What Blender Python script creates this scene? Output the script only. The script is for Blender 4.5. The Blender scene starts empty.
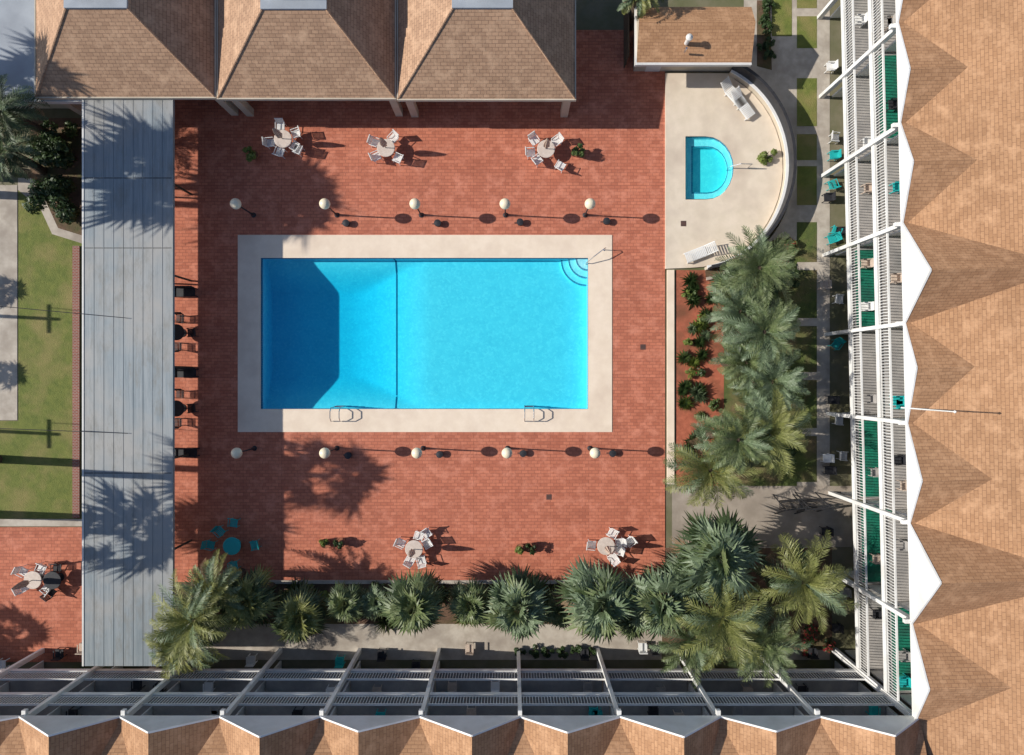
import bpy, math, random
from mathutils import Vector, Matrix
from mathutils.geometry import tessellate_polygon
random.seed(7)
H=43.0; S=16.0
def P(px,py,z=0.0):
    k=(H-z)/H/S
    return ((px-512)*k,(377.5-py)*k)
# ---------------------------------------------------------------- materials
def newmat(name):
    m=bpy.data.materials.new(name); m.use_nodes=True
    nt=m.node_tree; nt.nodes.clear()
    out=nt.nodes.new('ShaderNodeOutputMaterial')
    return m,nt,out
def N(nt,t,**kw):
    n=nt.nodes.new(t)
    for k,v in kw.items():
        if k in n.inputs: n.inputs[k].default_value=v
        else: setattr(n,k,v)
    return n
def c4(c): return (c[0],c[1],c[2],1)
def mixc(nt,fac,a,b,mode='MIX'):
    n=nt.nodes.new('ShaderNodeMix'); n.data_type='RGBA'; n.blend_type=mode
    for sock,val in ((n.inputs[0],fac),(n.inputs[6],a),(n.inputs[7],b)):
        if isinstance(val,bpy.types.NodeSocket): nt.links.new(val,sock)
        elif isinstance(val,(int,float)): sock.default_value=val
        else: sock.default_value=c4(val)
    return n.outputs[2]
def ramp(nt,fac,lo,hi):
    n=nt.nodes.new('ShaderNodeMapRange'); n.inputs[1].default_value=lo; n.inputs[2].default_value=hi
    nt.links.new(fac,n.inputs[0]); return n.outputs[0]
def coords(nt,kind,scale=(1,1,1)):
    tc=nt.nodes.new('ShaderNodeTexCoord'); mp=nt.nodes.new('ShaderNodeMapping')
    mp.inputs['Scale'].default_value=scale
    nt.links.new(tc.outputs[kind],mp.inputs[0]); return mp.outputs[0]
def noise(nt,vec,scale,detail=5,rough=.6):
    n=N(nt,'ShaderNodeTexNoise',Scale=scale,Detail=detail,Roughness=rough)
    nt.links.new(vec,n.inputs['Vector']); return n.outputs['Fac']
def finish(nt,out,col,rough=.8,bump=None,bs=.3,bd=.02,metal=0.0,spec=.3):
    b=N(nt,'ShaderNodeBsdfPrincipled',Roughness=rough,Metallic=metal)
    b.inputs['Specular IOR Level'].default_value=spec
    if isinstance(col,bpy.types.NodeSocket): nt.links.new(col,b.inputs['Base Color'])
    else: b.inputs['Base Color'].default_value=c4(col)
    if bump is not None:
        bn=N(nt,'ShaderNodeBump',Strength=bs,Distance=bd); nt.links.new(bump,bn.inputs['Height'])
        nt.links.new(bn.outputs[0],b.inputs['Normal'])
    nt.links.new(b.outputs[0],out.inputs[0])
def noisemat(name,c1,c2,scale=2,c3=None,s3=.25,rough=.85,bs=.3,bd=.02,stretch=(1,1,1),kind='Object',metal=0,spec=.3,lo=.35,hi=.65):
    m,nt,out=newmat(name); v=coords(nt,kind,stretch)
    f=noise(nt,v,scale,8,.65); col=mixc(nt,ramp(nt,f,lo,hi),c1,c2)
    if c3:
        g=noise(nt,v,s3,4,.55); col=mixc(nt,ramp(nt,g,.45,.7),col,c3)
    fine=noise(nt,v,scale*7,4,.7)
    finish(nt,out,col,rough,fine,bs,bd,metal,spec); return m
def brickmat(name,c1,c2,mort,bw,bh,ms=.012,stain=.75,off=.5,rough=.85,s3=.3,bd=.01,var=None,bs=.4,joint=None):
    m,nt,out=newmat(name); v=coords(nt,'UV')
    br=N(nt,'ShaderNodeTexBrick',Scale=1.0); br.offset=off
    br.inputs['Color1'].default_value=c4(c1); br.inputs['Color2'].default_value=c4(c2); br.inputs['Mortar'].default_value=c4(mort)
    br.inputs['Mortar Size'].default_value=ms; br.inputs['Brick Width'].default_value=bw; br.inputs['Row Height'].default_value=bh
    nt.links.new(v,br.inputs['Vector'])
    g=noise(nt,v,s3,6,.6); f=noise(nt,v,5,5,.7)
    col=mixc(nt,ramp(nt,g,.3,.72),br.outputs['Color'],(stain,stain,stain),'MULTIPLY')
    col=mixc(nt,ramp(nt,f,.3,.8),col,(.78,.78,.78),'MULTIPLY')
    if var:
        h=noise(nt,v,1.1,5,.7); col=mixc(nt,ramp(nt,h,.5,.75),col,var)
    if joint:
        j=N(nt,'ShaderNodeTexBrick',Scale=1.0); j.offset=0
        j.inputs['Color1'].default_value=(1,1,1,1); j.inputs['Color2'].default_value=(.97,.97,.97,1); j.inputs['Mortar'].default_value=(.88,.87,.87,1)
        j.inputs['Mortar Size'].default_value=.02; j.inputs['Brick Width'].default_value=joint; j.inputs['Row Height'].default_value=joint
        nt.links.new(v,j.inputs['Vector']); col=mixc(nt,1.0,col,j.outputs['Color'],'MULTIPLY')
        k=noise(nt,v,.75,7,.75); col=mixc(nt,ramp(nt,k,.56,.76),col,(.78,.74,.74),'MULTIPLY')
    ml=nt.nodes.new('ShaderNodeMath'); ml.operation='SUBTRACT'; ml.inputs[0].default_value=1.0
    nt.links.new(br.outputs['Fac'],ml.inputs[1])
    finish(nt,out,col,rough,ml.outputs[0],bs,bd); return m
def leafmat(name,c1,c2,c3,scale=1.2):
    m,nt,out=newmat(name); v=coords(nt,'Object')
    f=noise(nt,v,scale,4,.7); g=noise(nt,v,scale*9,2,.6)
    col=mixc(nt,ramp(nt,f,.35,.65),c1,c2); col=mixc(nt,ramp(nt,g,.5,.75),col,c3)
    d=N(nt,'ShaderNodeBsdfPrincipled',Roughness=.5); d.inputs['Specular IOR Level'].default_value=.45
    t=N(nt,'ShaderNodeBsdfTranslucent'); nt.links.new(col,d.inputs['Base Color']); nt.links.new(col,t.inputs['Color'])
    mx=N(nt,'ShaderNodeMixShader'); mx.inputs[0].default_value=.2
    nt.links.new(d.outputs[0],mx.inputs[1]); nt.links.new(t.outputs[0],mx.inputs[2]); nt.links.new(mx.outputs[0],out.inputs[0])
    return m
M={}
M['paver']=brickmat('red_pavers',(.66,.225,.130),(.51,.16,.092),(.38,.125,.08),.40,.20,.014,.86,var=(.68,.265,.17),joint=2.4)
M['cream']=noisemat('cream_concrete',(.85,.71,.56),(.79,.65,.50),1.5,(.71,.57,.44),.5,bs=.15)
M['spa']=noisemat('spa_concrete',(.74,.63,.50),(.66,.56,.43),1.2,(.56,.46,.36),.4,bs=.15)
M['conc']=noisemat('concrete',(.40,.34,.28),(.31,.26,.21),1.3,(.24,.20,.16),.35)
M['pathc']=noisemat('path_concrete',(.54,.48,.40),(.43,.37,.30),1.6,(.33,.28,.23),.4)
M['ground']=noisemat('dry_ground',(.22,.19,.13),(.15,.14,.08),.7,(.11,.12,.05),.2)
M['soil']=noisemat('soil',(.19,.11,.07),(.11,.065,.042),2.5,(.08,.09,.03),.6,bs=.8,bd=.05)
M['mulch']=noisemat('red_mulch',(.50,.155,.085),(.36,.10,.055),3,(.22,.085,.045),.8,bs=.8,bd=.05)
M['lawn']=noisemat('lawn_grass',(.18,.20,.045),(.12,.15,.032),2.2,(.26,.22,.08),.5,bs=.9,bd=.05)
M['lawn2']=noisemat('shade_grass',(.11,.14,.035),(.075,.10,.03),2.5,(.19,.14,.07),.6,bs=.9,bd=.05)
M['shingle']=brickmat('brown_shingles',(.55,.305,.160),(.45,.240,.122),(.31,.165,.09),.34,.17,.011,.80,var=(.60,.35,.195),bd=.012,bs=.3,s3=.22)
M['shingle2']=brickmat('tan_shingles',(.56,.345,.215),(.44,.265,.165),(.27,.165,.105),.36,.19,.013,.82,var=(.60,.39,.25),bd=.012,bs=.3)
M['white']=noisemat('white_paint',(.82,.81,.78),(.75,.74,.71),1.5,(.66,.64,.60),.6,rough=.55,bs=.05)
M['whitetrim']=noisemat('offwhite_trim',(.72,.70,.66),(.64,.62,.58),2,rough=.6,bs=.05)
M['wall']=noisemat('stucco_wall',(.60,.52,.41),(.53,.46,.35),1.5,(.46,.39,.30),.3)
M['dark']=noisemat('dark_metal',(.025,.025,.028),(.04,.04,.045),4,rough=.5,bs=.05)
M['darkblue']=noisemat('dark_blue_tile_band',(.01,.12,.22),(.015,.15,.27),4,rough=.6,bs=.05)
M['chrome']=noisemat('stainless_steel',(.65,.65,.66),(.55,.55,.57),4,rough=.25,bs=.02,metal=.9)
M['grate']=noisemat('rusty_grate',(.16,.08,.06),(.11,.06,.05),4,rough=.8,bs=.05)
M['glass']=noisemat('window_glass',(.02,.03,.04),(.03,.045,.055),2,rough=.08,bs=.0,spec=.8)
M['teal']=noisemat('teal_plastic',(.02,.42,.40),(.02,.35,.35),3,rough=.5,bs=.03)
M['green']=noisemat('green_turf_carpet',(.01,.20,.12),(.008,.13,.085),5,(.02,.10,.07),1,rough=.9,bs=.4)
M['beige']=noisemat('beige_canvas',(.58,.47,.38),(.48,.38,.30),6,rough=.9,bs=.3)
M['tabletop']=noisemat('tabletop_stone',(.68,.58,.50),(.57,.47,.40),5,rough=.5,bs=.1)
M['globe']=noisemat('opal_globe',(.84,.74,.54),(.80,.68,.48),2,rough=.3,bs=.0)
M['floorb']=noisemat('balcony_floor',(.42,.39,.36),(.33,.31,.29),1.8,(.25,.24,.23),.5)
M['bark']=noisemat('palm_bark',(.16,.115,.075),(.09,.065,.045),5,rough=.95,bs=1,bd=.06,stretch=(1,1,3))
M['gravelroof']=noisemat('grey_membrane_roof',(.40,.43,.46),(.33,.36,.39),.8,(.27,.29,.32),.3)
M['tile']=brickmat('blue_waterline_tile',(.03,.24,.40),(.05,.30,.48),(.3,.45,.5),.15,.15,.01,.9,off=0)
M['pot']=noisemat('terracotta',(.36,.14,.08),(.28,.11,.06),4,bs=.1)
M['brickedge']=brickmat('brick_edging',(.36,.11,.075),(.27,.08,.055),(.36,.29,.24),.22,.1,.015,.85)
M['palmA']=leafmat('feather_frond',(.10,.145,.05),(.165,.20,.08),(.29,.31,.16))
M['palmB']=leafmat('fan_frond',(.12,.17,.08),(.18,.24,.13),(.32,.37,.24))
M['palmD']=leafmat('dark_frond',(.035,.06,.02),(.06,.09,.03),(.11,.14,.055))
M['palmY']=leafmat('yellow_frond',(.16,.18,.045),(.24,.245,.07),(.36,.35,.14))
M['dead']=leafmat('dry_frond',(.20,.13,.07),(.15,.10,.055),(.27,.2,.12))
M['leaf']=leafmat('shrub_leaf',(.06,.10,.025),(.10,.15,.04),(.17,.21,.07),2)
M['leafd']=leafmat('hedge_leaf',(.025,.055,.015),(.045,.08,.02),(.08,.12,.035),2)
M['leafy']=leafmat('bright_leaf',(.12,.17,.03),(.18,.23,.04),(.27,.29,.08),3)
M['flower']=leafmat('red_bloom',(.35,.03,.03),(.45,.05,.05),(.5,.12,.1),3)
def metalroof():
    m,nt,out=newmat('weathered_metal_roof')
    v=coords(nt,'Object',(3.2,.06,1)); v2=coords(nt,'Object',(1,1,1)); v3=coords(nt,'Object',(9,.35,1)); v4=coords(nt,'Object',(.8,.25,1))
    a=noise(nt,v,1,5,.7); b=noise(nt,v2,.22,4,.6); c=noise(nt,v3,1,5,.75); d=noise(nt,v4,1.6,7,.75)
    col=mixc(nt,ramp(nt,a,.3,.7),(.225,.265,.285),(.31,.335,.345))
    col=mixc(nt,ramp(nt,c,.42,.72),col,(.165,.20,.22))
    col=mixc(nt,ramp(nt,b,.42,.62),col,(.32,.315,.30))
    col=mixc(nt,ramp(nt,d,.5,.75),col,(.20,.195,.175))
    finish(nt,out,col,.6,c,.2,.01,0.1,.3); return m
M['metalroof']=metalroof()
def plaster():
    m,nt,out=newmat('pool_plaster'); v=coords(nt,'Object')
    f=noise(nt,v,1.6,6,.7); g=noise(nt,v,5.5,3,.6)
    col=mixc(nt,ramp(nt,f,.35,.65),(.48,.84,.88),(.38,.75,.82)); col=mixc(nt,ramp(nt,g,.48,.72),col,(.62,.92,.93))  # pale mottling paints water caustics into the plaster colour
    finish(nt,out,col,.8,g,.2,.02); return m
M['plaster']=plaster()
def water(name,col,dens):
    m,nt,out=newmat(name); v=coords(nt,'Object')
    n=noise(nt,v,2.2,4,.6); bn=N(nt,'ShaderNodeBump',Strength=.3,Distance=.05); nt.links.new(n,bn.inputs['Height'])
    fr=N(nt,'ShaderNodeFresnel',IOR=1.33); nt.links.new(bn.outputs[0],fr.inputs['Normal'])
    ge=nt.nodes.new('ShaderNodeNewGeometry'); mu=nt.nodes.new('ShaderNodeMath'); mu.operation='SUBTRACT'; mu.use_clamp=True
    nt.links.new(fr.outputs[0],mu.inputs[0]); nt.links.new(ge.outputs['Backfacing'],mu.inputs[1])
    t=N(nt,'ShaderNodeBsdfTransparent'); g=N(nt,'ShaderNodeBsdfGlossy',Roughness=.03); nt.links.new(bn.outputs[0],g.inputs['Normal'])
    mx=N(nt,'ShaderNodeMixShader'); nt.links.new(mu.outputs[0],mx.inputs[0]); nt.links.new(t.outputs[0],mx.inputs[1]); nt.links.new(g.outputs[0],mx.inputs[2])
    nt.links.new(mx.outputs[0],out.inputs['Surface'])
    va=N(nt,'ShaderNodeVolumeAbsorption',Density=dens); va.inputs['Color'].default_value=c4(col)
    nt.links.new(va.outputs[0],out.inputs['Volume']); return m
M['water']=water('pool_water',(.0,.87,.955),.85)
M['spawater']=water('spa_water',(.0,.92,.93),1.3)
# ---------------------------------------------------------------- mesh builder
class B:
    def __init__(s): s.v=[];s.f=[];s.m=[];s.mats=[];s.map=None
    def mi(s,k):
        if k not in s.mats: s.mats.append(k)
        return s.mats.index(k)
    def add(s,vs,fs,mat):
        o=len(s.v)
        for p in vs:
            q=Vector(p)
            if s.map: q=Vector(s.map(*q))
            s.v.append(tuple(q))
        k=s.mi(mat)
        for f in fs: s.f.append([i+o for i in f]); s.m.append(k)
    def bx(s,x0,x1,y0,y1,z0,z1,mat):
        vs=[(x,y,z) for z in(z0,z1) for x,y in((x0,y0),(x1,y0),(x1,y1),(x0,y1))]
        s.add(vs,[(3,2,1,0),(4,5,6,7),(0,1,5,4),(1,2,6,5),(2,3,7,6),(3,0,4,7)],mat)
    def beam(s,a,b,r,mat,n=6,r2=None):
        a=Vector(a);b=Vector(b);d=(b-a)
        if d.length<1e-6: return
        d.normalize(); u=d.orthogonal().normalized(); w=d.cross(u); r2=r if r2 is None else r2
        vs=[]
        for p,rr in((a,r),(b,r2)):
            for i in range(n):
                t=2*math.pi*i/n; vs.append(p+u*math.cos(t)*rr+w*math.sin(t)*rr)
        fs=[(i,(i+1)%n,n+(i+1)%n,n+i) for i in range(n)]+[tuple(range(n-1,-1,-1)),tuple(range(n,2*n))]
        s.add(vs,fs,mat)
    def tube(s,pts,r,mat,n=6):
        for a,b in zip(pts,pts[1:]): s.beam(a,b,r,mat,n)
    def lathe(s,prof,cx,cy,mat,n=20):
        vs=[];fs=[]
        for r,z in prof:
            for i in range(n):
                t=2*math.pi*i/n; vs.append((cx+r*math.cos(t),cy+r*math.sin(t),z))
        for j in range(len(prof)-1):
            for i in range(n):
                fs.append((j*n+i,j*n+(i+1)%n,(j+1)*n+(i+1)%n,(j+1)*n+i))
        fs.append(tuple(range(n-1,-1,-1))); fs.append(tuple(range((len(prof)-1)*n,len(prof)*n)))
        s.add(vs,fs,mat)
    def poly(s,pts,mat): s.add(pts,[tuple(range(len(pts)))],mat)
    def build(s,name,parent=None,loc=None,rotz=0,smooth=False):
        me=bpy.data.meshes.new(name); me.from_pydata(s.v,[],s.f); me.update()
        for k in s.mats: me.materials.append(M[k])
        me.polygons.foreach_set('material_index',s.m)
        if len(s.f)<30000:
            uv=me.uv_layers.new(name='UVMap'); Z=Vector((0,0,1))
            for p in me.polygons:
                n=p.normal
                if abs(n.z)>.995: u=Vector((1,0,0)); w=Vector((0,1,0))
                else:
                    u=Z.cross(n).normalized(); w=n.cross(u)
                for li in p.loop_indices:
                    c=me.vertices[me.loops[li].vertex_index].co
                    uv.data[li].uv=(c.dot(u),c.dot(w))
        if smooth: me.polygons.foreach_set('use_smooth',[True]*len(s.f))
        ob=bpy.data.objects.new(name,me); bpy.context.scene.collection.objects.link(ob)
        if parent: ob.parent=parent
        if loc: ob.location=loc
        ob.rotation_euler[2]=rotz
        return ob
def empty(name,loc=(0,0,0)):
    e=bpy.data.objects.new(name,None); e.location=loc; e.empty_display_size=.5
    bpy.context.scene.collection.objects.link(e); return e
def sheet(name,outer,z,mat,holes=(),thick=0,parent=None,plan=True):
    loops=[[Vector((*(P(*p) if plan else p),0)) for p in l] for l in [outer,*holes]]
    tris=tessellate_polygon(loops); vs=[v for l in loops for v in l]
    b=B(); fs=[]
    for t in tris:
        a,c,d=[vs[i] for i in t]
        if (c-a).cross(d-a).z<0: t=(t[0],t[2],t[1])
        fs.append(tuple(t))
    b.add([(v.x,v.y,z) for v in vs],fs,mat)
    if thick:
        for l in loops:
            n=len(l)
            for i in range(n):
                p,q=l[i],l[(i+1)%n]
                b.poly([(p.x,p.y,z),(q.x,q.y,z),(q.x,q.y,z-thick),(p.x,p.y,z-thick)],mat)
    return b.build(name,parent)
def R(x0,y0,x1,y1): return [(x0,y0),(x1,y0),(x1,y1),(x0,y1)]
# ---------------------------------------------------------------- ground
POOL=R(261,258,588,409); SPAH=[(685,137),(705,137)]+[(706+27*math.sin(math.radians(a)),168.5-31.5*math.cos(math.radians(a))) for a in range(15,180,15)]+[(705,200),(685,200)]
SPAB=R(680,132,738,205)
g=sheet('ground',[(-6000,-6000),(7000,-6000),(7000,6000),(-6000,6000)],-.05,'ground',[R(255,252,594,415),SPAB])
sheet('paved_deck',[(92,30),(665,30),(665,582),(92,582)],0,'paver',[R(257,254,592,413)])
sheet('paved_patio',R(-90,527,83,662),0,'paver')
sheet('pool_surround',R(238,235,612,432),.035,'cream',[POOL],.1)
arc=[(690+92*math.sin(math.radians(a)),168-100*math.cos(math.radians(a))) for a in range(28,181,8)]
sheet('spa_terrace',[(665,74),(732,74)]+arc+[(665,269)],.12,'spa',[SPAH],.2)
sheet('footpath',R(-60,185,17,420),-.02,'pathc')
sheet('lawn',[(18,182),(40,205),(52,232),(83,244),(83,520),(-200,520),(-200,421),(18,421)],-.028,'lawn')
sheet('planting_bed',[(30,118),(84,118),(84,236),(56,228),(44,205),(30,180)],-.012,'soil')
sheet('footpath',[(18,178),(34,178),(47,204),(58,228),(84,236),(84,244),(52,234),(40,208),(18,190)],-.004,'pathc')
sheet('footpath',R(-200,519,84,526),.05,'pathc',thick=.1)
sheet('brick_edging',R(73,246,80,518),.06,'brickedge',thick=.1)
sheet('planting_bed',R(150,583,662,624),-.01,'soil',thick=.05)
sheet('footpath',R(84,624,662,660),-.02,'pathc')
sheet('planting_bed',R(662,548,832,650),-.015,'soil')
sheet('concrete_patio',R(672,486,852,547),.0,'conc')
sheet('bed_curb',R(667,270,674,484),.09,'cream',thick=.14)
sheet('bed_curb',R(200,580,662,583.5),.09,'pathc',thick=.14)
sheet('mulch_bed',R(676,270,724,486),-.012,'mulch')
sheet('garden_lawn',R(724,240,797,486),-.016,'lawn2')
sheet('footpath',R(744,-60,830,660),-.034,'pathc')
for a,b in ((-40,8),(16,48),(78,126),(134,160),(166,205),(222,262),(270,318),(326,372),(380,428),(436,482)):
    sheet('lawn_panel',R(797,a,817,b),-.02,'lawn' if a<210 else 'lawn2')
sheet('lawn_panel',R(772,-30,792,36),-.02,'lawn')
sheet('planting_bed',[(757,0),(770,0),(772,70),(757,66)],-.02,'soil')
for x,y in ((549,497),(643,347),(683,224)):
    b=B(); cx,cy=P(x,y); z=.13 if x==683 else .006
    b.bx(cx-.17,cx+.17,cy-.17,cy+.17,z-.02,z,'grate')
    for i in range(4): b.bx(cx-.15,cx+.15,cy-.14+i*.08,cy-.11+i*.08,z,z+.006,'dark')
    b.build('floor_drain')
# ---------------------------------------------------------------- pool
pool=empty('swimming_pool')
x0,y1=P(261,258); x1,y0=P(588,409)
def sm(t): t=max(0,min(1,t)); return t*t*(3-2*t)
def depth(x,y):
    ex=min(y1-y,y-y0); xs=(P(430,0)[0]-x)
    return 1.02+.98*min(.75*min(1,ex/2.0)+.25*sm(ex/2.0),sm(xs/5.6))
b=B(); nx,ny=96,44; vs=[];fs=[]
for j in range(ny+1):
    for i in range(nx+1):
        x=x0+(x1-x0)*i/nx; y=y0+(y1-y0)*j/ny; vs.append((x,y,-depth(x,y)))
for j in range(ny):
    for i in range(nx):
        a=j*(nx+1)+i; fs.append((a,a+1,a+nx+2,a+nx+1))
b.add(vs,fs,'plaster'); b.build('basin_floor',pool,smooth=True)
b=B()
ex=.3
for (X0,X1,Y0,Y1) in ((x0-ex,x0,y0-ex,y1+ex),(x1,x1+ex,y0-ex,y1+ex),(x0,x1,y0-ex,y0),(x0,x1,y1,y1+ex)):
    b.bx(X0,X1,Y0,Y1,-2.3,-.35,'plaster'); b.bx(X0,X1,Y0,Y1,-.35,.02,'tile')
b.build('basin_walls',pool)
b=B(); b.bx(x0-.05,x1+.05,y0-.05,y1+.05,-2.35,-.12,'water'); b.build('water',pool)
xr=P(396,0,-1.1)[0]; b=B(); n=60
for i in range(n):
    ya=y0+(y1-y0)*i/n; yb=y0+(y1-y0)*(i+1)/n; w=.045
    b.poly([(xr-w,ya,-depth(xr-w,ya)+.02),(xr+w,ya,-depth(xr+w,ya)+.02),(xr+w,yb,-depth(xr+w,yb)+.02),(xr-w,yb,-depth(xr-w,yb)+.02)],'darkblue')
for yy,s in ((y0,1),(y1,-1)): b.bx(xr-.045,xr+.045,min(yy,yy+s*.012),max(yy,yy+s*.012),-1.3,-.2,'darkblue')
b.build('floor_band',pool)
b=B()
for r,z in ((.75,-.3),(1.2,-.55),(1.65,-.8)):
    n=14; pts=[(x1,y1,z)]+[(x1-r*math.sin(math.pi/2*i/n),y1-r*math.cos(math.pi/2*i/n),z) for i in range(n+1)]
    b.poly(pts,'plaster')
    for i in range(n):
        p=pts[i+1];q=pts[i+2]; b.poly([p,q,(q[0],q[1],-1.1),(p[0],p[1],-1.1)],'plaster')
        t0=math.pi/2*i/n;t1=math.pi/2*(i+1)/n;ri=r-.1
        b.poly([(x1-r*math.sin(t0),y1-r*math.cos(t0),z+.005),(x1-r*math.sin(t1),y1-r*math.cos(t1),z+.005),(x1-ri*math.sin(t1),y1-ri*math.cos(t1),z+.005),(x1-ri*math.sin(t0),y1-ri*math.cos(t0),z+.005)],'tile')
b.build('corner_steps',pool)
def handrail(x,y,dx,dy,parent):
    b=B(); pts=[(x,y,.03),(x,y,.75),(x+dx*.15,y+dy*.15,.86),(x+dx*.9,y+dy*.9,.75),(x+dx*1.4,y+dy*1.4,.3),(x+dx*1.4,y+dy*1.4,-.5)]
    b.tube(pts,.028,'chrome'); b.lathe([(.07,.03),(.07,.05),(.03,.06)],x,y,'chrome',10); return b.build('handrail',parent)
hx,hy=P(604,250); handrail(hx,hy,-.8,-.6,pool)
for px in (338,529):
    b=B(); cx,cy=P(px,414)
    for s in(-.28,.28):
        pts=[(cx+s,cy-.45,.03),(cx+s,cy-.42,.6),(cx+s,cy-.2,.85),(cx+s,cy+.2,.85),(cx+s,cy+.42,.6),(cx+s,cy+.45,-1.0)]
        b.tube(pts,.03,'chrome')
    for z in(-.3,-.6,-.9): b.bx(cx-.28,cx+.28,cy+.4,cy+.5,z,z+.03,'chrome')
    b.build('pool_ladder',pool)
# ---------------------------------------------------------------- spa
spa=empty('hot_tub')
sp=[P(*p) for p in SPAH][::-1]; cx=sum(p[0] for p in sp)/len(sp); cy=sum(p[1] for p in sp)/len(sp)
def scl(k): return [(cx+(p[0]-cx)*k,cy+(p[1]-cy)*k) for p in sp]
b=B(); n=len(sp)
lv=[(1.0,.12),(1.0,-.3),(.74,-.3),(.74,-.62)]
for (k1,z1_),(k2,z2_) in zip(lv,lv[1:]):
    A=scl(k1);C=scl(k2)
    for i in range(n):
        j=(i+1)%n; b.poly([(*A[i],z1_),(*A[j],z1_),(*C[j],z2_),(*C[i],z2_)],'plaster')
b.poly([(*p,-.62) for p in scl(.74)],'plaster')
A=scl(.76);C=scl(.72)
for i in range(n):
    j=(i+1)%n; b.poly([(*A[i],-.292),(*A[j],-.292),(*C[j],-.292),(*C[i],-.292)],'tile')
A=scl(1.0);C=scl(.985)
for i in range(n):
    j=(i+1)%n; b.poly([(*C[i],.12),(*C[j],.12),(*C[j],-.06),(*C[i],-.06)],'tile')
b.build('basin',spa)
b=B(); A=scl(1.02); b.poly([(*p,.04) for p in A],'spawater'); b.poly([(*p,-.8) for p in reversed(A)],'spawater')
for i in range(n):
    j=(i+1)%n; b.poly([(*A[i],-.8),(*A[j],-.8),(*A[j],.04),(*A[i],.04)],'spawater')
b.build('water',spa)
b=B(); b.tube([(cx+1.9,cy,.12),(cx+1.9,cy,.9),(cx+1.2,cy,.95),(cx+.7,cy,.4),(cx+.7,cy,-.4)],.03,'chrome'); b.build('handrail',spa)
b=B(); pts=[(690+95*math.sin(math.radians(a)),168-103*math.cos(math.radians(a))) for a in range(24,174,3)]
W1=[P(*p) for p in pts]; c0=P(690,168)
def off(p,d):
    v=Vector((p[0]-c0[0],p[1]-c0[1])); l=v.length; return (c0[0]+v.x*(l+d)/l,c0[1]+v.y*(l+d)/l)
def ringwall(b,d0,d1,z0,z1,mat):
    for p,q in zip(W1,W1[1:]):
        a0,a1=off(p,d0),off(p,d1); b0,b1=off(q,d0),off(q,d1)
        b.add([(*a0,z0),(*a1,z0),(*b1,z0),(*b0,z0),(*a0,z1),(*a1,z1),(*b1,z1),(*b0,z1)],[(3,2,1,0),(4,5,6,7),(0,1,5,4),(1,2,6,5),(2,3,7,6),(3,0,4,7)],mat)
ringwall(b,-.14,.04,-.05,.55,'wall'); ringwall(b,-.17,.07,.55,.61,'white'); ringwall(b,.0,.06,.61,1.45,'dark'); ringwall(b,-.06,.12,1.45,1.5,'dark')
for p in W1[::2]:
    q=off(p,.1); b.beam((*q,.0),(*q,1.44),.035,'dark',5)
ringwall(b,.075,.5,-.05,.02,'soil'); ringwall(b,.5,.68,-.05,.2,'pathc')
b.build('curved_garden_wall')
# ---------------------------------------------------------------- lamps
def lamp(px,py):
    x,y=P(px,py,2.75); b=B()
    b.lathe([(.16,0),(.16,.04),(.09,.1),(.06,.5),(.045,.55),(.038,2.45),(.09,2.5),(.10,2.54)],0,0,'dark',12)
    prof=[(.32*math.sin(math.pi*i/12)+.001,2.8-.30*math.cos(math.pi*i/12)) for i in range(13)]
    b.lathe(prof,0,0,'globe',20)
    b.build('street_lamp',loc=(x,y,.0),smooth=False)
for px in (236,325,415,505,590): lamp(px,204)
for px in (237,325,417,507,595): lamp(px,453)
for px,py in ((347,224),(438,224),(520,223),(606,222),(349,455),(440,454),(523,453),(612,453)):
    b=B(); x,y=P(px,py); b.lathe([(.17,0),(.19,.03),(.16,.22),(.22,.25),(.22,.33),(.05,.36)],x,y,'dark',14); b.bx(x-.35,x+.1,y-.03,y+.03,.01,.05,'dark'); b.build('dark_bollard')  # low dark bollard with a base plate, unlit
# ---------------------------------------------------------------- furniture
def chair(x,y,rot,mat='white',z=0):
    b=B()
    for sx in(-.23,.23):
        for sy in(-.22,.22): b.beam((sx,sy,0),(sx*.95,sy*.95,.43),.022,mat,5)
        b.beam((sx,.24,.42),(sx*1.02,.34,.88),.022,mat,5)
        b.tube([(sx*1.1,-.2,.42),(sx*1.15,-.2,.64),(sx*1.15,.28,.66)],.025,mat,5)
    for i in range(6): b.bx(-.24,.24,-.24+i*.082,-.175+i*.082,.42,.45,mat)
    for i in range(6): 
        X=-.21+i*.075; b.add([(X,.25,.46),(X+.055,.25,.46),(X+.055,.35,.88),(X,.35,.88),(X,.27,.46),(X+.055,.27,.46),(X+.055,.37,.88),(X,.37,.88)],[(0,1,2,3),(7,6,5,4),(0,4,5,1),(2,6,7,3),(0,3,7,4),(1,5,6,2)],mat)
    b.bx(-.26,.26,.34,.38,.86,.91,mat)
    b.build('patio_chair',loc=(x,y,z),rotz=rot)
def table(x,y,mat='tabletop',leg='white',r=.55,z=0):
    b=B(); b.lathe([(r-.03,.70),(r,.71),(r,.735),(r-.02,.745)],0,0,mat,24)
    b.lathe([(.28,0),(.26,.04),(.05,.08),(.045,.7)],0,0,leg,12)
    for i in range(4):
        t=i*math.pi/2+.4; b.beam((math.cos(t)*.04,math.sin(t)*.04,.5),(math.cos(t)*r*.8,math.sin(t)*r*.8,.70),.018,leg,5)
    b.build('patio_table',loc=(x,y,z))
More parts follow.
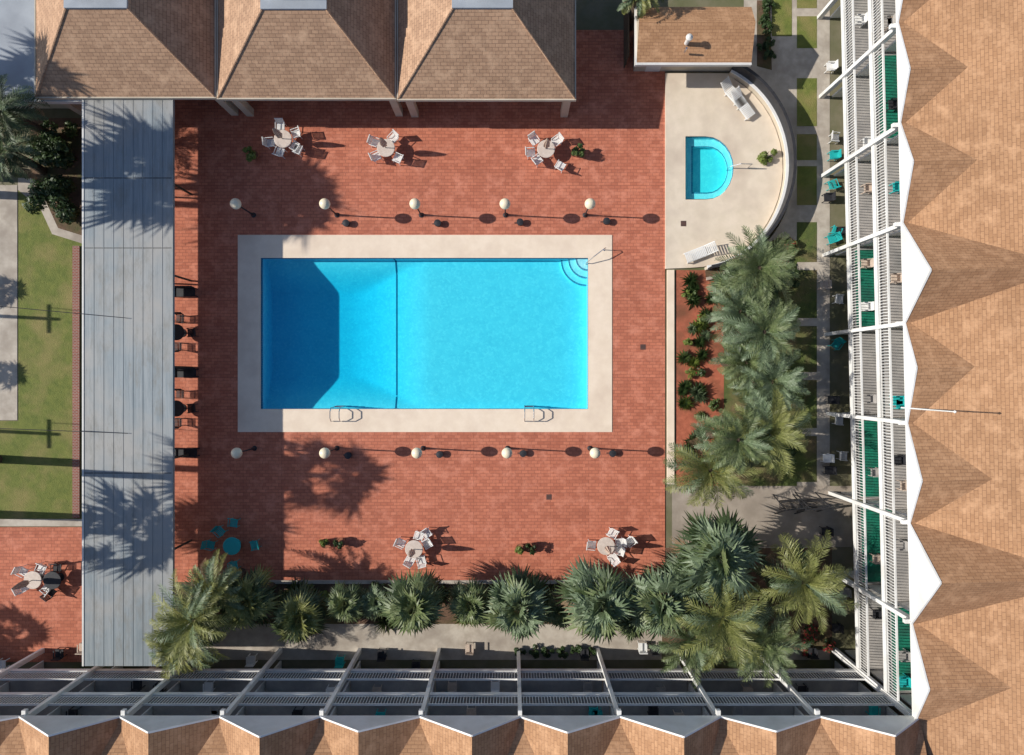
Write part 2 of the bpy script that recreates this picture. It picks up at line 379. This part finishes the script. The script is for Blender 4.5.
def umbrella(x,y,mat='beige'):
    b=B(); b.beam((0,0,0),(0,0,2.5),.025,'dark',8); b.lathe([(.24,0),(.24,.07),(.05,.12)],0,0,'dark',14)
    vs=[];n=16
    for r,z in ((.10,1.15),(.17,1.4),(.14,1.9),(.07,2.35),(.015,2.5)):
        for i in range(n):
            t=2*math.pi*i/n; rr=r*(1.25 if i%2 else .7); vs.append((rr*math.cos(t),rr*math.sin(t),z))
    fs=[(j*n+i,j*n+(i+1)%n,(j+1)*n+(i+1)%n,(j+1)*n+i) for j in range(4) for i in range(n)]+[tuple(range(n-1,-1,-1))]
    b.add(vs,fs,mat); b.build('patio_umbrella',loc=(x,y,0))
def diningset(px,py,angs,mat='white',umb=True,rad=.82,tm='tabletop'):
    x,y=P(px,py,.7); table(x,y,tm,mat)
    if umb: umbrella(x,y)
    for a in angs:
        t=math.radians(a); r=rad*random.uniform(.9,1.15)
        chair(x+r*math.cos(t),y+r*math.sin(t),t-math.pi/2+random.uniform(-.3,.3),mat)
diningset(283,139,(30,105,190,250,330)); diningset(386,148,(60,150,215,320))
diningset(546,149,(40,140,190,230)); diningset(414,549,(20,70,160,300,250)); diningset(606,546,(10,60,180,300,340))
x,y=P(560,168); chair(x,y,2.6)
x,y=P(428,532); chair(x,y,.6); x,y=P(628,540); chair(x,y,-.9)
x,y=P(300,152); chair(x,y,-2.)
diningset(232,546,(0,90,180,270,135),'teal',False,1.25,'teal')
diningset(33,580,(60,150,215,320)); x,y=P(60,577); table(x,y,'dark','dark'); chair(*P(56,590),2.5,'dark'); chair(*P(62,566),0,'dark')
for px,py in ((182,333),(182,408)):
    x,y=P(px,py); table(x,y,'dark','dark',.5); chair(x+.1,y+.85,0,'dark'); chair(x-.05,y-.85,math.pi,'dark'); chair(x+.8,y,-1.5,'dark')
for px,py in ((186,293),(187,373),(188,452)):
    x,y=P(px,py); b=B()
    b.bx(-.75,.75,-.28,.28,.38,.46,'dark')
    for i in range(9): b.bx(-.75+i*.17,-.63+i*.17,.26,.32,.46,.9,'dark')
    b.bx(-.78,.78,.25,.33,.88,.94,'dark')
    for s in(-.7,.7): b.bx(s-.04,s+.04,-.26,-.18,0,.62,'dark'); b.bx(s-.04,s+.04,.2,.28,0,.4,'dark'); b.bx(s-.04,s+.04,-.28,.3,.6,.65,'dark')
    b.build('garden_bench',loc=(x,y,0))
def lounger(px,py,rot,z=.12,mat='white'):
    b=B() 
    for s in(-.3,.3):
        b.bx(s-.03,s+.03,-.95,.45,.28,.33,mat)
        for q in(-.85,.3): b.bx(s-.03,s+.03,q-.03,q+.03,0,.28,mat)
        b.beam((s,.4,.3),(s,1.0,.7),.03,mat)
    for i in range(13): b.bx(-.3,.3,-.93+i*.105,-.85+i*.105,.33,.35,mat)
    for i in range(6):
        t=i/6; y=.45+.55*t; zz=.36+.36*t; b.bx(-.3,.3,y,y+.07,zz,zz+.03,mat)
    x,y=P(px,py); b.build('sun_lounger',loc=(x,y,z),rotz=rot)
lounger(731,97,2.3-math.pi/2); lounger(740,107,2.2-math.pi/2); lounger(698,254,-1.2)
for px,py in ((829,186),(833,232),(829,240),(833,345)): 
    x,y=P(px,py); chair(x,y,random.uniform(0,6),'teal',-.03)
for px,py in ((836,300),(832,140),(836,420),(840,455)):
    x,y=P(px,py); chair(x,y,1.5,'white',-.03)
for px,py in ((785,503),(805,503),(872,540)):
    x,y=P(px,py); b=B()
    for s in(-.7,.7):
        b.beam((s,-.6,0),(s,0,1.9),.04,'dark'); b.beam((s,.6,0),(s,0,1.9),.04,'dark')
    b.beam((-.8,0,1.9),(.8,0,1.9),.04,'dark')
    for i in range(6): b.bx(-.55,.55,-.25+i*.09,-.19+i*.09,.45,.48,'dark')
    for i in range(4): b.bx(-.55,.55,.28,.31,.5+i*.12,.58+i*.12,'dark')
    for s in(-.55,.55): b.beam((s,-.2,.46),(s,0,1.9),.012,'dark',4); b.beam((s,.28,.46),(s,0,1.9),.012,'dark',4)
    b.build('garden_swing',loc=(x,y,0),rotz=.1)
# ---------------------------------------------------------------- vegetation
def frondpalm(name,px,py,z,L=2.3,nf=44,mat='palmA',trunk=.2,plan=True):
    x,y=P(px,py,z) if plan else (px,py)
    b=B(); rnd=random
    bx_=rnd.uniform(-.25,.25); by_=rnd.uniform(-.25,.25); seg=9
    for i in range(seg):
        t0=i/seg;t1=(i+1)/seg
        a=(bx_*(1-t0)**2,by_*(1-t0)**2,-.05+(z+.05)*t0); c=(bx_*(1-t1)**2,by_*(1-t1)**2,-.05+(z+.05)*t1)
        b.beam(a,c,trunk*(1.35-.4*t0),'bark',9,trunk*(1.25-.4*t0))
    G={}
    for k in range(nf):
        u=(k+.5)/nf; az=k*2.39996+rnd.uniform(-.3,.3)
        pitch=math.radians(80-112*u**.85+rnd.uniform(-10,10)); droop=math.radians(rnd.uniform(45,100)); l=L*rnd.uniform(.78,1.15)*(.8+.3*min(1,u*2))
        n=15; p=Vector((math.cos(az)*.12,math.sin(az)*.12,z+.15*(1-u))); pts=[p.copy()]; h=Vector((math.cos(az),math.sin(az),0)); side=Vector((-h.y,h.x,0))
        sw=rnd.uniform(-.45,.45)
        for i in range(n):
            t=(i+1)/n; pt=pitch-droop*t*t; d=(h+side*sw*t).normalized()*math.cos(pt)+Vector((0,0,math.sin(pt))); p=p+d*(l/n); pts.append(p.copy())
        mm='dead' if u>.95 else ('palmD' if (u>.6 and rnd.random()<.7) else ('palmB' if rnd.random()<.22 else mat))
        V,F=G.setdefault(mm,([],[]))
        for i in range(n):
            o=len(V); w=.03*(1-i/n)+.008
            V+= [pts[i]-side*w,pts[i]+side*w,pts[i+1]+side*w*.8,pts[i+1]-side*w*.8]; F.append((o,o+1,o+2,o+3))
        for i in range(2,n+1):
            d=(pts[i]-pts[i-1]).normalized()
            for sub in (0,.5):
                t=(i-sub)/n; q=pts[i]-(pts[i]-pts[i-1])*sub
                ll=.46*math.sin(min(1,t*1.02)*math.pi*.86+.25)*L/2.3+.05
                for s in(-1,1):
                    dr=(side*s*rnd.uniform(.55,.75)+d*rnd.uniform(.6,.8)+Vector((0,0,rnd.uniform(-.05,.45)))).normalized()
                    o=len(V); tip=q+dr*ll*rnd.uniform(.8,1.15); w=d*.024
                    mid=q+dr*ll*.5
                    V+=[q-w*.6,q+w*.6,mid+w*1.1,tip,mid-w*1.1]; F.append((o,o+1,o+2,o+3,o+4))
    for k,(V,F) in G.items(): b.add(V,F,k)
    return b.build(name,loc=(x,y,0))
def fanpalm(name,x,y,z,nf=30,mat='palmB',trunk=.2,pl=.95,fr=.8,plan=True,bw=.075):
    if plan: x,y=P(x,y,z)
    b=B(); rnd=random; seg=10; bx_=rnd.uniform(-.3,.3); by_=rnd.uniform(-.3,.3)
    for i in range(seg):
        t0=i/seg;t1=(i+1)/seg
        b.beam((bx_*(1-t0)**2,by_*(1-t0)**2,-.05+(z+.05)*t0),(bx_*(1-t1)**2,by_*(1-t1)**2,-.05+(z+.05)*t1),trunk*(1.4-.5*t0),'bark',9,trunk*(1.3-.5*t0))
    G={}
    for k in range(nf):
        u=(k+.5)/nf; az=k*2.39996+rnd.uniform(-.35,.35); pitch=math.radians(78-108*u+rnd.uniform(-14,14))
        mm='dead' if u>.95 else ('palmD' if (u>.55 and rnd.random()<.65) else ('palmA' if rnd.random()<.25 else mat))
        V,F=G.setdefault(mm,([],[]))
        h=Vector((math.cos(az),math.sin(az),0)); side=Vector((-h.y,h.x,0)); d=h*math.cos(pitch)+Vector((0,0,math.sin(pitch)))
        o0=Vector((0,0,z)); e=o0+d*pl*rnd.uniform(.75,1.3)*(.6+.55*u)
        o=len(V); V+=[o0-side*.03,o0+side*.03,e+side*.015,e-side*.015]; F.append((o,o+1,o+2,o+3))
        d2=(d+Vector((0,0,-.4))).normalized(); nb=17; roll=rnd.uniform(-.7,.7); up=side.cross(d2)
        sd=(side*math.cos(roll)+up*math.sin(roll)); f=fr*rnd.uniform(.75,1.2)
        for i in range(nb):
            a=math.radians(-105+210*i/(nb-1)+rnd.uniform(-3,3)); r=f*rnd.uniform(.8,1.1)*(1-.4*(abs(a)/2)**1.5)
            w=d2*math.cos(a)+sd*math.sin(a); wp=d2*-math.sin(a)+sd*math.cos(a)
            m=e+w*r*.45; tip=e+w*r+Vector((0,0,-.25*r*rnd.uniform(.3,1.8)))
            o=len(V); hw=r*bw; V+=[e,m+wp*hw,tip,m-wp*hw]; F.append((o,o+1,o+2,o+3))
    for k,(V,F) in G.items(): b.add(V,F,k)
    return b.build(name,loc=(x,y,0))
def bush(name,px,py,r,h,mat='leaf',n=700,ls=.10,pot=False,z0=0,plan=True,bloom=0):
    x,y=P(px,py) if plan else (px,py)
    b=B(); rnd=random
    zb=z0
    if pot: b.lathe([(.2,0),(.28,.35),(.31,.36),(.31,.42),(.26,.42),(.25,.38)],0,0,'pot',14); zb=.35
    for i in range(5):
        t=i*1.3; b.beam((0,0,zb),(math.cos(t)*r*.45,math.sin(t)*r*.45,zb+h*.6),.03,'bark',5,.01)
    cl=[]
    for i in range(max(7,int(r*9))):
        t=rnd.uniform(0,6.28); q=math.sqrt(rnd.random())*r*.78; cz=zb+h*(.35+.5*rnd.random()*(1-.5*q/r)); cl.append((q*math.cos(t),q*math.sin(t),cz,rnd.uniform(.25,.42)*max(r,.35)))
    vs=[];fs=[];v2=[];f2=[]
    for i in range(n):
        c=rnd.choice(cl); d=Vector((rnd.gauss(0,1),rnd.gauss(0,1),rnd.gauss(0,.8))).normalized()*c[3]*rnd.uniform(.6,1.05)
        p=Vector(c[:3])+d
        if p.z<zb: p.z=zb+rnd.random()*.1
        nrm=(d.normalized()+Vector((rnd.uniform(-.8,.8),rnd.uniform(-.8,.8),rnd.uniform(-.3,.9)))).normalized()
        u=nrm.orthogonal().normalized(); u.rotate(Matrix.Rotation(rnd.uniform(0,6.28),3,nrm)); w=nrm.cross(u); s=ls*rnd.uniform(.6,1.3)
        V,F=(v2,f2) if rnd.random()<bloom else (vs,fs)
        o=len(V); V+=[p-u*s,p+w*s*.45,p+u*s,p-w*s*.45]; F.append((o,o+1,o+2,o+3))
    b.add(vs,fs,mat)
    if f2: b.add(v2,f2,'flower')
    return b.build(name,loc=(x,y,0))
def agave(px,py,r=.6,mat='leaf',n=34):
    x,y=P(px,py); b=B(); vs=[];fs=[]
    for k in range(n):
        u=k/n; az=k*2.4; pt=math.radians(80-70*u+random.uniform(-8,8)); h=Vector((math.cos(az),math.sin(az),0)); s=Vector((-h.y,h.x,0)); l=r*random.uniform(.8,1.15)
        p0=Vector((0,0,.05)); p1=p0+(h*math.cos(pt)+Vector((0,0,math.sin(pt))))*l*.55; p2=p1+(h*math.cos(pt-.7)+Vector((0,0,math.sin(pt-.7))))*l*.55
        o=len(vs); vs+=[p0-s*.03,p0+s*.03,p1+s*.045,p2,p1-s*.045]; fs.append((o,o+1,o+2,o+3,o+4))
    b.add(vs,fs,mat); b.build('spiky_plant',loc=(x,y,0))
for px,py,z,L,m in ((759,268,5.0,2.3,'palmA'),(740,312,4.4,1.9,'palmB'),(764,332,5.3,2.2,'palmA'),(746,362,4.2,1.7,'palmA'),(772,382,4.6,2.0,'palmB'),
    (766,432,5.2,2.5,'palmY'),(710,470,4.6,2.5,'palmY'),(738,440,5.6,2.1,'palmA'),
    (803,582,5.6,2.6,'palmY'),(722,618,5.6,2.9,'palmY'),(762,642,4.8,2.3,'palmA'),(692,640,4.4,2.2,'palmA'),(193,620,5.2,2.5,'palmY'),(215,592,4.2,1.9,'palmY'),(182,645,4.0,1.9,'palmY')):
    frondpalm('palm_tree',px,py,z,L,50,m)
for px,py,z,k,m in ((718,556,5.6,1.45,'palmB'),(660,602,4.8,1.25,'palmB'),(601,603,4.8,1.35,'palmB'),(518,606,3.8,1.2,'palmB'),(415,606,3.6,1.15,'palmA'),(470,604,3.0,.85,'palmA'),(690,578,4.6,1.1,'palmB'),(300,617,2.8,1.0,'palmY'),(345,604,2.6,.75,'palmA'),(248,600,3.4,1.0,'palmY'),(735,286,3.4,.8,'palmB'),(560,610,2.6,.75,'palmA'),(376,602,2.2,.65,'palmB'),(630,616,3.0,.9,'palmA')):
    fanpalm('fan_palm_tree',px,py,z,40,m,.18,.85*k,1.0*k)
ct=1/math.tan(math.radians(34))
SD=Vector((math.cos(math.radians(-3)),math.sin(math.radians(-3)),0))
for px,py,zt,h,k in ((325,476,0,14,1.35),(272,192,0,13,1.6),(288,210,0,13.6,1.0),(125,533,3.5,11.5,1.35),(146,170,3.5,12,1.15),(42,72,3.6,11.5,1.2),(8,632,0,8,.9),(4,292,0,5,.5),(4,375,0,5,.5)):
    x,y=P(px,py,zt); q=Vector((x,y,0))-SD*(h-zt)*ct
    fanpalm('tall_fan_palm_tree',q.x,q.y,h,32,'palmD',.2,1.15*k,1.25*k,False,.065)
# utility poles and wires west of the view (they throw the thin lines across the lawn)
b=B()
for (xa,ya) in ((-39,4.2),(-39,-3.0)):
    b.beam((xa,ya,0),(xa,ya,7.2),.14,'bark',10,.1); b.bx(xa-.06,xa+.06,ya-.9,ya+.9,6.7,6.82,'bark')
b.build('utility_pole')
b=B()
for (p,q) in (((-39,4.9,6.85),(-22,3.4,3.6)),((-39,-2.3,6.85),(-22,-3.2,3.6))):
    pr=None
    for i in range(13):
        t=i/12; c=(p[0]+(q[0]-p[0])*t,p[1]+(q[1]-p[1])*t,p[2]+(q[2]-p[2])*t-.9*4*t*(1-t)*.35)
        if pr: b.beam(pr,c,.02,'dark',5)
        pr=c
b.build('overhead_wires')
frondpalm('palm_tree',2,110,4.5,2.0,44,'palmD'); frondpalm('palm_tree',5,150,3.5,1.9,40,'palmD')
bush('round_shrub',62,150,1.6,1.7,'leafd',3600,.13); bush('round_shrub',64,204,1.6,1.7,'leafd',3600,.13)
bush('round_shrub',75,130,.6,.9,'leaf',600,.1)
bush('garden_shrub',765,158,.6,.9,'leafy',900,.09); bush('potted_plant',256,157,.5,.8,'leafy',750,.09,True); bush('potted_plant',577,154,.45,.8,'leaf',600,.09,True)
for px,py in ((327,542),(342,541),(520,547),(530,546)):
    bush('potted_plant',px,py,.36,.6,'leafy' if px in(327,520) else 'leafd',420,.08,True)
random.seed(11)
for i in range(34):
    agave(random.uniform(681,719),random.uniform(276,480),random.uniform(.35,.7),random.choice(['leaf','leafy','palmB','leafd']))
for i in range(12): bush('garden_shrub',random.uniform(684,720),random.uniform(290,480),random.uniform(.25,.45),random.uniform(.4,.7),random.choice(['leaf','leafy','leafy','leafd']),350,.09,bloom=.03)
for i in range(15): bush('garden_shrub',random.uniform(728,795),random.uniform(250,480),random.uniform(.4,.9),random.uniform(.5,1.1),random.choice(['leaf','leafd','leafd']),500,.1)
px=206
while px<655:
    bush('hedge_shrub',px,random.uniform(589,606),random.uniform(.4,.75),random.uniform(.6,1.1),random.choice(['leaf','leafd','leafd','leafd','leafy']),650,.1,bloom=random.choice([0,0,.04])); px+=random.uniform(12,26)
for i in range(36): agave(random.uniform(210,655),random.uniform(588,620),random.uniform(.5,1.0),random.choice(['leaf','leafy','palmB','palmA']))
for i in range(24): bush('garden_shrub',random.uniform(668,825),random.uniform(553,645),random.uniform(.4,.8),random.uniform(.5,1.1),random.choice(['leaf','leafd','leaf','leafy']),500,.1,bloom=.03)
for i in range(5): bush('garden_shrub',random.uniform(795,830),random.uniform(630,648),.5,.6,'leafd',400,.09,bloom=.35)
for px in range(520,600,14): bush('hedge_shrub',px,650,.4,.6,'leafd',450,.09)
for i in range(8): bush('hedge_shrub',random.uniform(757,770),random.uniform(0,60),.4,.5,'leafd',300,.09)
for i in range(6): bush('garden_shrub',random.uniform(770,790),random.uniform(240,262),.5,.6,'leaf',300,.09,bloom=.1)
frondpalm('palm_tree',640,-8,4.0,1.3,40,'palmY')
# ---------------------------------------------------------------- covered walkway
cw=empty('covered_walkway')
rx0,ry1=P(84,97,3.5); rx1,ry0=P(172,666,3.5)
b=B(); b.bx(rx0,rx1,ry0,ry1,3.42,3.5,'metalroof')
w=rx1-rx0; nr=9
for i in range(nr+1):
    X=rx0+w*i/nr; b.bx(X-.012,X+.012,ry0,ry1,3.5,3.515,'metalroof')
for py in (178,248,328,392,473,500,570):
    Y=P(0,py,3.5)[1]; b.bx(rx0,rx1,Y-.02,Y+.02,3.5,3.512,'dark' if py in(178,248,473) else 'metalroof')
b.bx(rx0-.1,rx0,ry0,ry1,3.40,3.53,'whitetrim'); b.bx(rx1,rx1+.06,ry0,ry1,3.3,3.52,'metalroof')
b.build('roof',cw)
b=B(); Y=ry0+1
while Y<ry1:
    for X in(rx0+.3,rx1-.5): b.bx(X-.05,X+.05,Y-.05,Y+.05,0,3.28,'bark')
    b.bx(rx0+.2,rx1-.4,Y-.05,Y+.05,3.28,3.415,'bark'); Y+=5.4
b.build('posts',cw)
# ---------------------------------------------------------------- hip roofed pavilions
def pavilion(ex0,ex1,eyf,tx0,tx1,tyf):
    e=empty('hip_roof_pavilion')
    ax,ay=P(ex0,eyf,3.7); bx_,_=P(ex1,eyf,3.7); tx,ty=P(tx0,tyf,6.6); ux,_=P(tx1,tyf,6.6)
    D=bx_-ax; back=ay+D; tb=ty+(ux-tx)
    b=B(); E=[(ax,ay,3.7),(bx_,ay,3.7),(bx_,back,3.7),(ax,back,3.7)]; T=[(tx,ty,6.6),(ux,ty,6.6),(ux,tb,6.6),(tx,tb,6.6)]
    for i in range(4):
        j=(i+1)%4; b.poly([E[i],E[j],T[j],T[i]],'shingle2')
        b.beam((E[i][0],E[i][1],E[i][2]+.01),(T[i][0],T[i][1],T[i][2]+.01),.06,'shingle2',6)
    b.poly(list(reversed(E)),'whitetrim'); b.build('roof',e)
    b=B(); b.bx(ax-.06,bx_+.06,ay-.08,ay,3.5,3.74,'wall'); b.bx(bx_,bx_+.06,ay,back,3.5,3.74,'wall'); b.bx(ax-.06,ax,ay,back,3.5,3.74,'wall'); b.build('fascia',e)
    b=B(); b.bx(tx-.05,ux+.05,ty-.05,tb+.05,6.58,6.72,'gravelroof'); b.bx(tx+.5,ux-.5,ty+.45,tb-.4,6.72,7.25,'white'); b.bx(tx+.7,ux-.7,ty+.7,tb-.6,7.25,7.4,'glass'); b.build('roof_curb',e)
    b=B(); b.bx(ax+1.3,bx_-1.3,ay+1.5,back-1.3,0,3.5,'wall')
    for i in range(3):
        X=ax+2.2+i*2.4; b.bx(X,X+1.6,ay+1.46,ay+1.5,.1,2.4,'glass'); b.bx(X-.08,X,ay+1.44,ay+1.5,.05,2.5,'white'); b.bx(X+1.6,X+1.68,ay+1.44,ay+1.5,.05,2.5,'white')
    b.build('walls',e)
    b=B()
    for X in(ax+.45,bx_-.35): b.bx(X-.22,X+.22,ay+.35,ay+.8,0,3.55,'wall')
    b.build('columns',e)
pavilion(36,215,97,66,127,8); pavilion(218,395,98,262,326,9); pavilion(398,575,99,453,512,8)
e=empty('flat_roof_building'); b=B(); ax,ay=P(-120,100,3.3); bx_,_=P(84,98,3.3); b.bx(ax,bx_,ay,ay+14,3.1,3.3,'gravelroof'); b.bx(ax,bx_,ay-.12,ay,3.0,3.4,'whitetrim'); b.build('roof',e)
b=B(); b.bx(ax+.5,bx_-.5,ay+.8,ay+13,0,3.1,'wall')
for i in range(4): b.bx(ax+2+i*2.6,ax+3.6+i*2.6,ay+.76,ay+.8,.9,2.2,'glass')
b.build('walls',e)
e=empty('pump_house'); ax,ay=P(637,62,2.9); bx_,by_=P(752,6,2.9); mid=(ay+by_)/2+.4
b=B(); b.poly([(ax,ay,2.8),(bx_,ay,2.8),(bx_,mid,3.5),(ax,mid,3.5)],'shingle'); b.poly([(ax,mid,3.5),(bx_,mid,3.5),(bx_,by_,2.8),(ax,by_,2.8)],'shingle')
b.poly([(ax,ay,2.75),(ax,by_,2.75),(bx_,by_,2.75),(bx_,ay,2.75)],'whitetrim')
b.poly([(ax,ay,2.76),(ax,mid,3.49),(ax,by_,2.76)],'wall'); b.poly([(bx_,ay,2.76),(bx_,by_,2.76),(bx_,mid,3.49)],'wall'); b.build('roof',e)
b=B(); b.bx(ax,bx_,ay-.14,ay-.002,2.62,2.84,'whitetrim'); b.bx(ax-.1,ax,ay-.14,by_,2.6,2.82,'whitetrim'); b.build('gutter',e)
b=B(); b.bx(ax+.3,bx_-.3,ay+.75,by_-.3,0,2.74,'wall'); b.bx(ax+1,ax+1.9,ay+.71,ay+.75,.05,2.1,'whitetrim'); b.bx(ax+3.2,ax+4.4,ay+.71,ay+.75,1.0,2.0,'glass'); b.build('walls',e)
b=B(); vx,vy=P(688,40,3.6); b.lathe([(.12,3.2),(.12,3.85),(.2,3.87),(.2,3.95),(.05,4.05)],vx,vy,'whitetrim',12); b.beam((vx-.1,vy-.5,3.2),(vx-.1,vy-.5,3.7),.06,'chrome'); b.build('roof_vent',e)
b=B(); fx,fy=P(624,68)
for i in range(28): b.bx(fx-.03,fx+.03,fy+i*.16,fy+i*.16+.14,0,1.8,'bark')
b.bx(fx+.03,fx+.08,fy,fy+4.4,.4,.5,'bark'); b.bx(fx+.03,fx+.08,fy,fy+4.4,1.4,1.5,'bark'); b.build('wooden_fence')
# ---------------------------------------------------------------- motel wings
BAY=4.95; OX,OY=20.2,-17.1
def mapS(u,v,z): return (OX-u,OY-v,z)
def mapE(u,v,z): return (OX-.0234*u+v,OY+u+.0234*v,z)
def wing(mp,nb,gh,carpets,u_start=0,sh=0):
    e=empty('motel_building')
    def nb_(): b=B(); b.map=mp; return b
    L=nb*BAY
    b=nb_(); b.bx(u_start,L,2.3,16,0,8.8,'wall'); b.build('walls',e)
    b=nb_()
    for i in range(nb):
        for f in range(3):
            z=f*3; u=i*BAY
            b.bx(u+.9,u+2.9,2.25,2.298,z+.08,z+2.2,'glass'); b.bx(u+.82,u+.9,2.22,2.298,z+.05,z+2.28,'white'); b.bx(u+2.9,u+2.98,2.22,2.298,z+.05,z+2.28,'white'); b.bx(u+1.86,u+1.94,2.22,2.25,z+.08,z+2.2,'white'); b.bx(u+.82,u+2.98,2.22,2.298,z+2.2,z+2.28,'white')
            b.bx(u+3.4,u+4.3,2.24,2.298,z+.05,z+2.1,'green')
    b.build('doors_and_windows',e)
    b=nb_()
    for i in range(nb+1):
        u=i*BAY+sh; b.bx(u-.1,u+.1,-.2,.08,-.03,8.72,'white')
        b.bx(u-.05,u+.05,.6,2.3,0,8.7,'whitetrim')
        b.bx(u-.1,u+.1,-.5,-.2,8.5,8.72,'white')
    b.build('posts_and_partitions',e)
    b=nb_()
    for z in(3,6):
        for i in range(nb):
            u=i*BAY+sh; b.bx(u+.102,u+BAY-.102,.0,2.29,z-.22,z,'floorb'); b.bx(u+.102,u+BAY-.102,-.06,-.002,z-.26,z+.03,'white')
            if (i,z) in carpets: b.bx(u+.25,u+BAY-.25,.3,2.1,z+.003,z+.02,'green')
    b.build('balconies',e)
    b=nb_()
    for z in(3,6):
        for i in range(nb):
            u=i*BAY+sh; b.bx(u+.102,u+BAY-.102,-.05,.05,z+1.0,z+1.06,'white'); b.bx(u+.102,u+BAY-.102,-.02,.02,z+.1,z+.14,'white')
            q=u+.25
            while q<u+BAY-.15: b.bx(q-.016,q+.016,-.02,.02,z+.14,z+1.0,'white'); q+=.16
    b.build('railings',e)
    b=nb_(); rr=random.Random(5)
    for i in range(nb):
        for z in(0,3,6):
            for t in range(rr.choice([1,1,2])):
                u=i*BAY+rr.uniform(.8,4); v=rr.uniform(.55,1.0) if z else rr.uniform(-.6,.8); mt=rr.choice(['white','dark','teal','beige','floorb','dark'])
                b.bx(u-.25,u+.25,v-.25,v+.25,z+.38,z+.43,mt); b.bx(u-.25,u+.25,v+.22,v+.27,z+.43,z+.85,mt)
                for s in(-.22,.22):
                    for s2 in(-.22,.22): b.bx(u+s-.02,u+s+.02,v+s2-.02,v+s2+.02,z,z+.38,mt)
                    b.bx(u+s-.03,u+s+.03,v-.25,v+.25,z+.6,z+.64,mt)
    b.build('balcony_chairs',e)
    b=nb_(); sl=.36
    b.bx(u_start,L,-.02,.1,8.72,8.97,'white')
    b.poly([(u_start,-.12,9.0),(L,-.12,9.0),(L,9,9+sl*9),(u_start,9,9+sl*9)],'shingle'); b.poly([(u_start,9,9+sl*9),(L,9,9+sl*9),(L,18,9),(u_start,18,9)],'shingle')
    b.poly([(u_start,.0,8.74),(L,.0,8.74),(L,18,8.74),(u_start,18,8.74)],'whitetrim')
    b.build('main_roof',e)
    b=nb_(); w=nb_()
    for i in range(nb):
        g=gh[i%len(gh)]; u0=i*BAY+sh; u1=u0+BAY; uc=(u0+u1)/2+(.25 if i%2 else -.2); vb=g/sl+.6; ov=-.3
        b.poly([(u0,ov,9.02),(uc,ov,9.02+g),(uc,vb,9.02+g),(u0,vb,9.02)],'shingle'); b.poly([(uc,ov,9.02+g),(u1,ov,9.02),(u1,vb,9.02),(uc,vb,9.02+g)],'shingle')
        w.poly([(u0+.02,-.26,8.72),(u1-.02,-.26,8.72),(u1-.02,-.26,8.98),(uc,-.26,8.98+g),(u0+.02,-.26,8.98)],'white')
        w.beam((u0,-.33,8.98),(uc,-.33,8.99+g),.06,'white',4); w.beam((uc,-.33,8.99+g),(u1,-.33,8.98),.06,'white',4)
        w.poly([(u0,-.26,8.725),(u1,-.26,8.725),(u1,.0,8.725),(u0,.0,8.725)],'whitetrim')
    b.build('gable_roofs',e); w.build('gable_fronts',e)
    return e
wing(mapS,12,[1.8,1.4,1.9,1.5],set())
wing(mapE,10,[1.3,2.4,1.1,.9,2.2,1.0,.9,1.2,1.0,1.1],{(0,6),(2,3),(4,3),(6,6),(1,3)},-16)
b=B(); mx,my=P(906,408,9); b.beam((mx,my,8.6),(mx,my,12.7),.04,'white',8,.03); b.lathe([(.02,12.7),(.07,12.76),(.02,12.84)],mx,my,'white',8); b.build('flagpole')
# ---------------------------------------------------------------- light, sky, camera
sun=bpy.data.lights.new('sun','SUN'); sun.energy=5.0; sun.angle=math.radians(.5); sun.color=(1,.955,.88)
so=bpy.data.objects.new('sun',sun); bpy.context.scene.collection.objects.link(so)
el=math.radians(34); d=Vector((SD.x*math.cos(el),SD.y*math.cos(el),-math.sin(el)))
so.rotation_euler=d.to_track_quat('-Z','Y').to_euler(); so.location=(-40,2,40)
wd=bpy.data.worlds.new('World'); bpy.context.scene.world=wd; wd.use_nodes=True
nt=wd.node_tree; bg=nt.nodes.get('Background'); sk=nt.nodes.new('ShaderNodeTexSky'); sk.sky_type='NISHITA'; sk.sun_disc=False
sk.sun_elevation=el; sk.sun_rotation=math.radians(273); sk.ozone_density=4.0
nt.links.new(sk.outputs[0],bg.inputs[0]); bg.inputs[1].default_value=.11
cam=bpy.data.cameras.new('camera'); co=bpy.data.objects.new('camera',cam); bpy.context.scene.collection.objects.link(co)
co.location=(0,0,H); co.rotation_euler=(0,0,0); cam.sensor_width=36; cam.lens=18/(32/H); cam.clip_end=2000
bpy.context.scene.camera=co
vs_=bpy.context.scene.view_settings; vs_.view_transform='Standard'; vs_.look='None'; vs_.exposure=0
